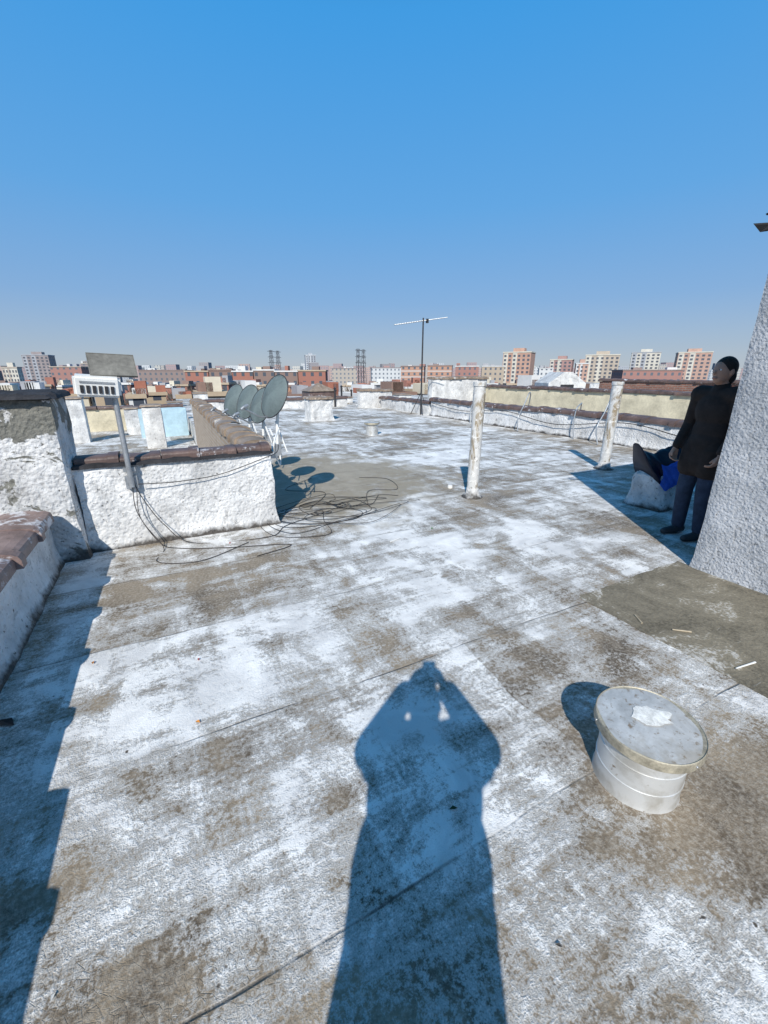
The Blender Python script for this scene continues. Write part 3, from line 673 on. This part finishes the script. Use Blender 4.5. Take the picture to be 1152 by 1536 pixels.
t=thing('chimney','white rendered chimney box with dark rubble top at left mid roof','chimney',(pb.x,pb.y,0))
bm=NB(); rough(bm,pb.x-.42,pb.x+.42,pb.y-.3,pb.y+.5,0,.74,.1,.03,3,.05); mobj('shaft',bm,m_far_white,t,False)
bm=NB(); rough(bm,pb.x-.46,pb.x+.46,pb.y-.34,pb.y+.54,.735,.81,.07,.04,5); mobj('cap',bm,m_tile_tan,t)
wallbox('parapet_wall','white end parapet crossing the far roof near the centre','wall',8.4,10.2,18.9,19.3,-.1,.78,m_far_white,m_tile_tan)
wallbox('parapet_wall','low white wall closing the far end of the roof','wall',1.0,8.35,20.3,20.62,0,.40,m_far_white,m_tile_dk)
wallbox('parapet_wall','white stretch of wall behind the antenna mast','wall',9.4,9.7,14.35,18.7,0,.45,m_far_white,m_tile_dk)
wallbox('parapet_wall','tall white return wall at the end of the cream wall','wall',11.2,14.5,16.9,17.3,-.08,1.35,m_far_white,m_tile_tan)
wallbox('parapet_wall','red brick wall behind the right end of the cream wall','wall',19,19.3,6,14,-.08,1.25,m_brickr,m_tile_dk)
wallbox('parapet_wall','white rooftop wall rising beyond the cream wall','wall',20,23,15,15.3,-.08,1.1,m_far_white,None)
chim(300,590,26,.8,None,'small white chimney left of the farthest satellite dish')
chim(430,602,21,.7,None,'low white chimney between the dishes and the white chimney box')
chim(446,600,27,.8,None,'farther pale chimney beside the white chimney box',-.15)
chim(515,596,26,.9,None,'pale chimney right of the white chimney box',-.15)
chim(603,592,30,1.0,None,'pale chimney between centre wall and antenna',-.15)
chim(660,596,22,.6,None,'slim white chimney just right of the antenna mast',-.08)
for k,(x,yb,yt,D,w_) in enumerate(((502,612,583,21.5,'left'),(512,608,580,24,'middle'),(527,606,586,26,'right'))):
    p=AT(x,yt,D); t=thing('thin_vent_pipe','thin dark vent pipe on the far roof, %s of three'%w_,'vent pipe',(p.x,p.y,-.15),world=False)
    bm=NB(); cone(bm,(0,0,0),(0,0,p.z+.15),.05,.05,10); mobj('pipe',bm,m_dkmetal,t); bm=NB(); cone(bm,(0,0,p.z+.151),(0,0,p.z+.22),.09,.03,10); mobj('cowl',bm,m_dkmetal,t)
# pyramid skylight
p=AT(478,590,22); t=thing('skylight','dark pyramid skylight behind the white chimney box','skylight',(p.x,p.y,-.15))
bm=NB(); rough(bm,p.x-.7,p.x+.7,p.y-.7,p.y+.7,-.15,.75,.2,.01); mobj('curb',bm,m_tile_dk,t)
bm=NB(); vs=[bm.verts.new(q) for q in ((p.x-.75,p.y-.75,.752),(p.x+.75,p.y-.75,.752),(p.x+.75,p.y+.75,.752),(p.x-.75,p.y+.75,.752),(p.x,p.y,1.15))]
for f in ((0,1,4),(1,2,4),(2,3,4),(3,0,4),(0,1,2,3)): bm.faces.new([vs[i] for i in f])
mobj('hood',bm,m_tile_tan,t)
# white gable on the right
p=AT(840,566,34); t=thing('gabled_bulkhead','white gabled rooftop bulkhead beyond the cream wall','bulkhead',(p.x,p.y,-3),-YAW,world=False)
bm=NB(); v=[(-1.4,0),(1.4,0),(1.4,3.9),(.3,4.7),(-.3,4.7),(-1.4,3.9)]
a=[bm.verts.new((x,-1.5,z)) for x,z in v]; b=[bm.verts.new((x,1.5,z)) for x,z in v]; bm.faces.new(a); bm.faces.new(b)
for i in range(6): bm.faces.new((a[i],a[(i+1)%6],b[(i+1)%6],b[i]))
mobj('wall',bm,m_far_white,t); bm=NB(); box(bm,-.5,.5,-1.53,-1.48,2.6,3.8); mobj('door',bm,m_dkmetal,t)
# conduits over the right parapet
for k,(Y,d,hgt,in_) in enumerate(((4.6,.5,.2,.25),(6.5,.9,.28,.4),(7.3,.4,.12,.1),(9.1,.6,.32,.35),(11.4,.5,.15,.2))):
    words=['first','second','third','fourth','fifth'][k]
    bm=NB(); tube(bm,bez([(9.3-in_,Y-.4*in_,.01),(9.3-in_*.6,Y+.05,.35),(9.33,Y+.1,.72),(9.55,Y+.15,.74+hgt),(9.75,Y+.3,.7+hgt*.5),(9.9,Y+d,.0)],8),.016,8)
    tag(mobj('conduit',bm,m_galv,None,True),'grey conduit bent over the right parapet, %s from the right'%words,'conduit','conduits bent over the right parapet')
cable('parapet_cable','black cable drooping along the inner face of the right parapet',[(9.3,3,.5),(9.28,4.5,.35),(9.3,6,.52),(9.28,8,.3),(9.3,10,.5),(9.3,12,.35),(9.3,14,.5)],.010)
# ---------------- rooftops beyond
FM={}
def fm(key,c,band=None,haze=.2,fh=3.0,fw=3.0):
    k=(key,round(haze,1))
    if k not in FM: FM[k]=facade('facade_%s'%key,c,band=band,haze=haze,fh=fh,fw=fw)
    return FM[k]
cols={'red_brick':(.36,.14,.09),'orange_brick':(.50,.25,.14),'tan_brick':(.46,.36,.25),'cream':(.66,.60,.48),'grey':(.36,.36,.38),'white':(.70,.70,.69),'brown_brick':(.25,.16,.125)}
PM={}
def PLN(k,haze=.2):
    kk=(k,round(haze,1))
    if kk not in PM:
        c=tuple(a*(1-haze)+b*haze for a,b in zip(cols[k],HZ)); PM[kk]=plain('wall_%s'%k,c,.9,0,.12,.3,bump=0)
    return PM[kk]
def block(x0,x1,yt,D,colr,name,lab,rot=0,grp=None,haze=.2,zb=-19.45,extras=1,windows=False,band=None,depth=None,cat='building'):
    cx=(x0+x1)/2; p=AT(cx,yt,D); w=(x1-x0)*pxm(D,p.z); d=depth or max(6,w*.6)
    fx,fy=rf(0,d/2)
    t=thing(name,lab,cat,(p.x+fx,p.y+fy,zb),rot-YAW,group=grp,world=False)
    wr=w/(abs(math.cos(rot))+abs(math.sin(rot))*d/max(w,.1)) if rot else w
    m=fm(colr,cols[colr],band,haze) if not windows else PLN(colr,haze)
    bm=NB(); box(bm,-wr/2,wr/2,-d/2,d/2,0,p.z-zb); mobj('walls',bm,m,t)
    hz=p.z-zb
    if extras:
        bm=NB(); k=.25; ch=.5
        box(bm,-wr/2-k,wr/2+k,-d/2-k,-d/2+.3,hz+.01,hz+ch); box(bm,-wr/2-k,wr/2+k,d/2-.3,d/2+k,hz+.01,hz+ch)
        box(bm,-wr/2-k,-wr/2+.3,-d/2+.3,d/2-.3,hz+.01,hz+ch); box(bm,wr/2-.3,wr/2+k,-d/2+.3,d/2-.3,hz+.01,hz+ch); mobj('cornice',bm,PLN(random.choice(['white','tan_brick','brown_brick']),haze),t)
        for q in range(random.choice([1,2,2,3])):
            bm=NB(); bw=random.uniform(1.2,min(wr*.2,4)+1.3); ox=random.uniform(-.42,.42)*wr; hh=random.uniform(.8,2.2); box(bm,ox-bw/2,ox+bw/2,-2,random.uniform(0,2),hz+.005,hz+hh); mobj('rooftop_hut',bm,PLN(random.choice(['white','red_brick','cream','brown_brick','grey']),haze),t)
    return t,wr,d,hz
m_glass=plain('window_glass',(.11,.12,.145),.3,0,.2,1,bump=0)
def tower(x0,x1,yt,D,colr,lab,rot,cols_,rows,haze,bandc='white',step=None):
    t,w,d,hz=block(x0,x1,yt,D,colr,'apartment_tower',lab,rot,haze=haze,extras=0,windows=True,depth=(x1-x0)*pxm(D)*.7,cat='tower block')
    fh=2.9; ww=w/cols_*.5; me=None
    def win(x,y,z,rz):
        nonlocal me
        if me is None:
            bm=NB(); box(bm,-ww/2,ww/2,-.06,.1,-.8,.8); o=mobj('window',bm,m_glass,t); me=o.data
        else: o=bpy.data.objects.new('window',me); C.objects.link(o); o.parent=t
        o.location=(x,y,z); o.rotation_euler=(0,0,rz)
    n=0
    for r in range(rows):
        z=hz-2.2-r*fh
        for c in range(cols_):
            win(-w/2+(c+.5)*w/cols_,-d/2,z,0); n+=1
        sc=max(1,cols_//2)
        for c in range(sc):
            if n<98: win((-w/2 if rot<0 else w/2),-d/2+(c+.5)*d/sc,z,math.pi/2); n+=1
    for i,f in enumerate((.02,.35)):
        bm=NB(); a=-w/2+w*f; box(bm,a,a+w*.16,-d/2-.05,-d/2-.02,hz-rows*fh-2,hz-.2); mobj('facade_strip',bm,PLN(bandc,haze),t)
    bm=NB(); box(bm,-w/2-.3,w/2+.3,-d/2-.3,d/2+.3,hz+.01,hz+.8); mobj('parapet',bm,PLN(bandc,haze),t)
    bm=NB(); box(bm,-w*.2,w*.2,-d*.2,d*.25,hz+.81,hz+3.5); mobj('lift_house',bm,PLN(colr,haze),t)
    return t
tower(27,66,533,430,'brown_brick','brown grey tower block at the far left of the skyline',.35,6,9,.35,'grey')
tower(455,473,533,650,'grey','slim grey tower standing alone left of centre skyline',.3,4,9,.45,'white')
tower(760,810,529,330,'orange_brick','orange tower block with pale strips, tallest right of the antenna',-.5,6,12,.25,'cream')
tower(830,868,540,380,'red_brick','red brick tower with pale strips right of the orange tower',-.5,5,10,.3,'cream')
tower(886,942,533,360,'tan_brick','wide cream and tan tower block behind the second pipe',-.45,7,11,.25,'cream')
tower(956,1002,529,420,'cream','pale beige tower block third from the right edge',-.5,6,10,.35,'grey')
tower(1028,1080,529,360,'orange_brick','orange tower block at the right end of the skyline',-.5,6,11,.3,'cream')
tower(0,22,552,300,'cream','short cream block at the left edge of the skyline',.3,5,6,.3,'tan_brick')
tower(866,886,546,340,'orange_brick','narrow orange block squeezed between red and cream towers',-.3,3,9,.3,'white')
for x0_,x1_,yy_,cc_,l_ in ((277,312,558,'red_brick','reddish brick row block above the far end of the brick wall'),(313,347,556,'brown_brick','brown brick row block left of the dishes on the skyline'),
    (348,379,558,'red_brick','reddish brick row block above the middle dishes'),(380,411,556,'brown_brick','brown brick row block above the nearest dish'),
    (412,446,558,'brown_brick','brown brick row block just right of the dishes'),(447,488,557,'red_brick','reddish brick row block below the slim grey tower')):
    block(x0_,x1_,yy_,160,cc_,'brick_block',l_,.0,haze=.1)
block(602,640,550,230,'orange_brick','brick_block','orange brick block just left of the antenna mast',-.2,haze=.2,band=(.6,.6,.58))
block(642,682,549,240,'orange_brick','brick_block','orange brick block just right of the antenna mast',-.2,haze=.2)
block(684,722,550,260,'red_brick','brick_block','red brick block with pale cornice left of the orange tower',-.2,haze=.2)
block(724,760,550,270,'tan_brick','brick_block','tan brick block touching the orange tower',-.2,haze=.2)
block(810,832,553,300,'white','brick_block','white block filling the gap right of the orange tower',-.2,haze=.25)
block(496,535,553,330,'tan_brick','brick_block','tan block left of the central lattice tower',.1,haze=.35)
block(555,600,552,340,'white','brick_block','pale white block right of the central lattice tower',.1,haze=.35)
block(72,118,551,240,'red_brick','brick_block','red brick block left of the solar panel on skyline',.2,haze=.2)
block(120,142,546,300,'brown_brick','brick_block','brown block rising behind the solar panel',.2,haze=.3)
block(205,275,556,260,'brown_brick','brick_block','low brown block right of the solar panel',.1,haze=.2)
block(940,1030,556,210,'red_brick','brick_block','low red brick block below the beige tower',-.2,haze=.2)
names={'red_brick':'reddish','orange_brick':'orange','tan_brick':'tan','cream':'cream coloured','grey':'grey','white':'whitish','brown_brick':'brown'}
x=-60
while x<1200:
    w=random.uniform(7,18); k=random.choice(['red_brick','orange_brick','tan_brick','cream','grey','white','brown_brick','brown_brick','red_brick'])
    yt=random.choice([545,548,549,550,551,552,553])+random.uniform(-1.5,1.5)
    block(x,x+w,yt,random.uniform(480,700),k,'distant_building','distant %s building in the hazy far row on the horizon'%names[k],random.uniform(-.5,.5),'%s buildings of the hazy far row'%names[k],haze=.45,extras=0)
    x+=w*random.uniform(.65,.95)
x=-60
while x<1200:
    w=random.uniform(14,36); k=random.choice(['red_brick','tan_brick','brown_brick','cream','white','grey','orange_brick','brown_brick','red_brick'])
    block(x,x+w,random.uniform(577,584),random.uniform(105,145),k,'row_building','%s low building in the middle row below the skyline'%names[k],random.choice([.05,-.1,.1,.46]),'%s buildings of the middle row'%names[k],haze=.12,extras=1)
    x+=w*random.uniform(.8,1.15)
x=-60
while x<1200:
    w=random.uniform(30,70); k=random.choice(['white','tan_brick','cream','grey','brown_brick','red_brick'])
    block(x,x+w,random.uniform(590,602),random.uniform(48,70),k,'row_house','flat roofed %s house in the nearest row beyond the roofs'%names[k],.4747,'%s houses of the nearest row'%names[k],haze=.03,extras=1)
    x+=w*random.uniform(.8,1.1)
# lattice towers
m_lat=plain('hazy_steel',(.07,.07,.08),.7,0,.2,1,bump=0)
def lattice(x,yt,D,w,lab):
    p=AT(x,yt,D); hz=p.z+19.4; t=thing('lattice_tower',lab,'pylon',(p.x,p.y,-19.4),.3,group=None,world=False)
    lw=w/2; top=lw*.35
    cr=[(-1,-1),(1,-1),(1,1),(-1,1)]
    for a in cr:
        bm=NB(); cone(bm,(a[0]*lw,a[1]*lw,0),(a[0]*top,a[1]*top,hz),.22,.16,5); mobj('leg',bm,m_lat,t)
    bm=NB(); n=10
    for i in range(n):
        z0,z1=hz*i/n,hz*(i+1)/n; r0=lw+(top-lw)*i/n; r1=lw+(top-lw)*(i+1)/n
        for k in range(4):
            a,b=cr[k],cr[(k+1)%4]
            cone(bm,(a[0]*r0,a[1]*r0,z0),(b[0]*r1,b[1]*r1,z1),.07,.07,4); cone(bm,(b[0]*r0,b[1]*r0,z0),(a[0]*r1,a[1]*r1,z1),.07,.07,4)
    mobj('bracing',bm,m_lat,t)
    for f in (.97,.85,.73):
        bm=NB(); L_=w*.75; cone(bm,(-L_,0,hz*f),(L_,0,hz*f),.15,.15,5); cone(bm,(-L_,0,hz*f),(0,0,hz*f+1.2),.08,.08,4); cone(bm,(L_,0,hz*f),(0,0,hz*f+1.2),.08,.08,4); mobj('cross_arm',bm,m_lat,t)
lattice(406,525,420,5.0,'left lattice pylon of the pair above the dishes')
lattice(416,526,440,5.0,'right lattice pylon of the pair above the dishes')
lattice(537,523,360,4.2,'left lattice pylon of the central pair')
lattice(545,524,370,4.2,'right lattice pylon of the central pair')
# bare tree belt
bm=NB()
for i in range(130):
    x=random.uniform(180,860); D=random.uniform(78,102); p=AT(x,random.uniform(573,581),D); h=random.uniform(3,6)
    base=Vector((p.x,p.y,p.z-h))
    cone(bm,(p.x,p.y,-19.4),base,.18,.12,4)
    for k in range(26):
        a=random.uniform(0,6.28); e=random.uniform(.2,1.4); L_=random.uniform(.5,1)*h
        d=Vector((math.cos(a)*math.cos(e),math.sin(a)*math.cos(e),math.sin(e)))*L_; s0=base+d*random.uniform(0,.5)
        cone(bm,s0,base+d,.09,.03,3)
o=mobj('tree_belt',bm,plain('bare_twigs',(.13,.10,.08),.9,0,.3,1,bump=0)); o['kind']='stuff'; o['label']='belt of bare winter trees between the far roofs'; o['category']='trees'
# ---------------- light
az=YAW+R(7.4); el=R(38.5)
d=Vector((math.sin(az)*math.cos(el),math.cos(az)*math.cos(el),-math.sin(el)))
sl=bpy.data.lights.new('sun','SUN'); sl.energy=5.0; sl.angle=R(.53); sl.color=(1,.95,.865)
so=bpy.data.objects.new('sun',sl); C.objects.link(so); so.rotation_euler=d.to_track_quat('-Z','Y').to_euler()
w=bpy.data.worlds.new('World'); bpy.context.scene.world=w; w.use_nodes=True; nt=w.node_tree
sk=nt.nodes.new('ShaderNodeTexSky'); sk.sky_type='NISHITA'; sk.sun_disc=False; sk.sun_elevation=el; sk.sun_rotation=az+math.pi
sk.air_density=1.0; sk.dust_density=.6; sk.ozone_density=2.0; sk.altitude=0
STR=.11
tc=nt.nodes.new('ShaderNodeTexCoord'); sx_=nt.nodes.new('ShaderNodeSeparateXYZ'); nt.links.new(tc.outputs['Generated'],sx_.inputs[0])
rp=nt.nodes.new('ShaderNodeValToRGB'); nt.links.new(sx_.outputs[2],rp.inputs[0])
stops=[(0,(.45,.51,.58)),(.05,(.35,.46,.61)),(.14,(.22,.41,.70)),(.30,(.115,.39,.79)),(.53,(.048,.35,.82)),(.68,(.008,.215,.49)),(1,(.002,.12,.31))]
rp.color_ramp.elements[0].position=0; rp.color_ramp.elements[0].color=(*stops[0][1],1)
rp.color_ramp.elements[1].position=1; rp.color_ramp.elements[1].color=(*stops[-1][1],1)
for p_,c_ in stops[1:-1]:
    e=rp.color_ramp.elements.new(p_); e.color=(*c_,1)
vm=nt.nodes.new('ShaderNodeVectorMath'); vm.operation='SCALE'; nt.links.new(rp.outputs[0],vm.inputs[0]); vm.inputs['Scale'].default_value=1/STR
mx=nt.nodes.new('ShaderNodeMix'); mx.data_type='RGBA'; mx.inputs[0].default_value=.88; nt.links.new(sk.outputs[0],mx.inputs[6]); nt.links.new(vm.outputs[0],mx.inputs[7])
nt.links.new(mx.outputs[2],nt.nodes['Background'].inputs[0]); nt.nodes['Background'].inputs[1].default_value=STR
cam=bpy.data.cameras.new('camera'); co=bpy.data.objects.new('camera',cam); C.objects.link(co)
co.location=(0,0,H); co.rotation_euler=(math.pi/2-P,0,-YAW)
cam.sensor_fit='VERTICAL'; cam.sensor_height=36; cam.lens=F/1536*36; cam.clip_start=.03; cam.clip_end=6000
sc=bpy.context.scene; sc.camera=co
sc.view_settings.view_transform='Standard'; sc.view_settings.look='None'; sc.view_settings.exposure=0
for o in bpy.data.objects:
    if '_w' in o: del o['_w']
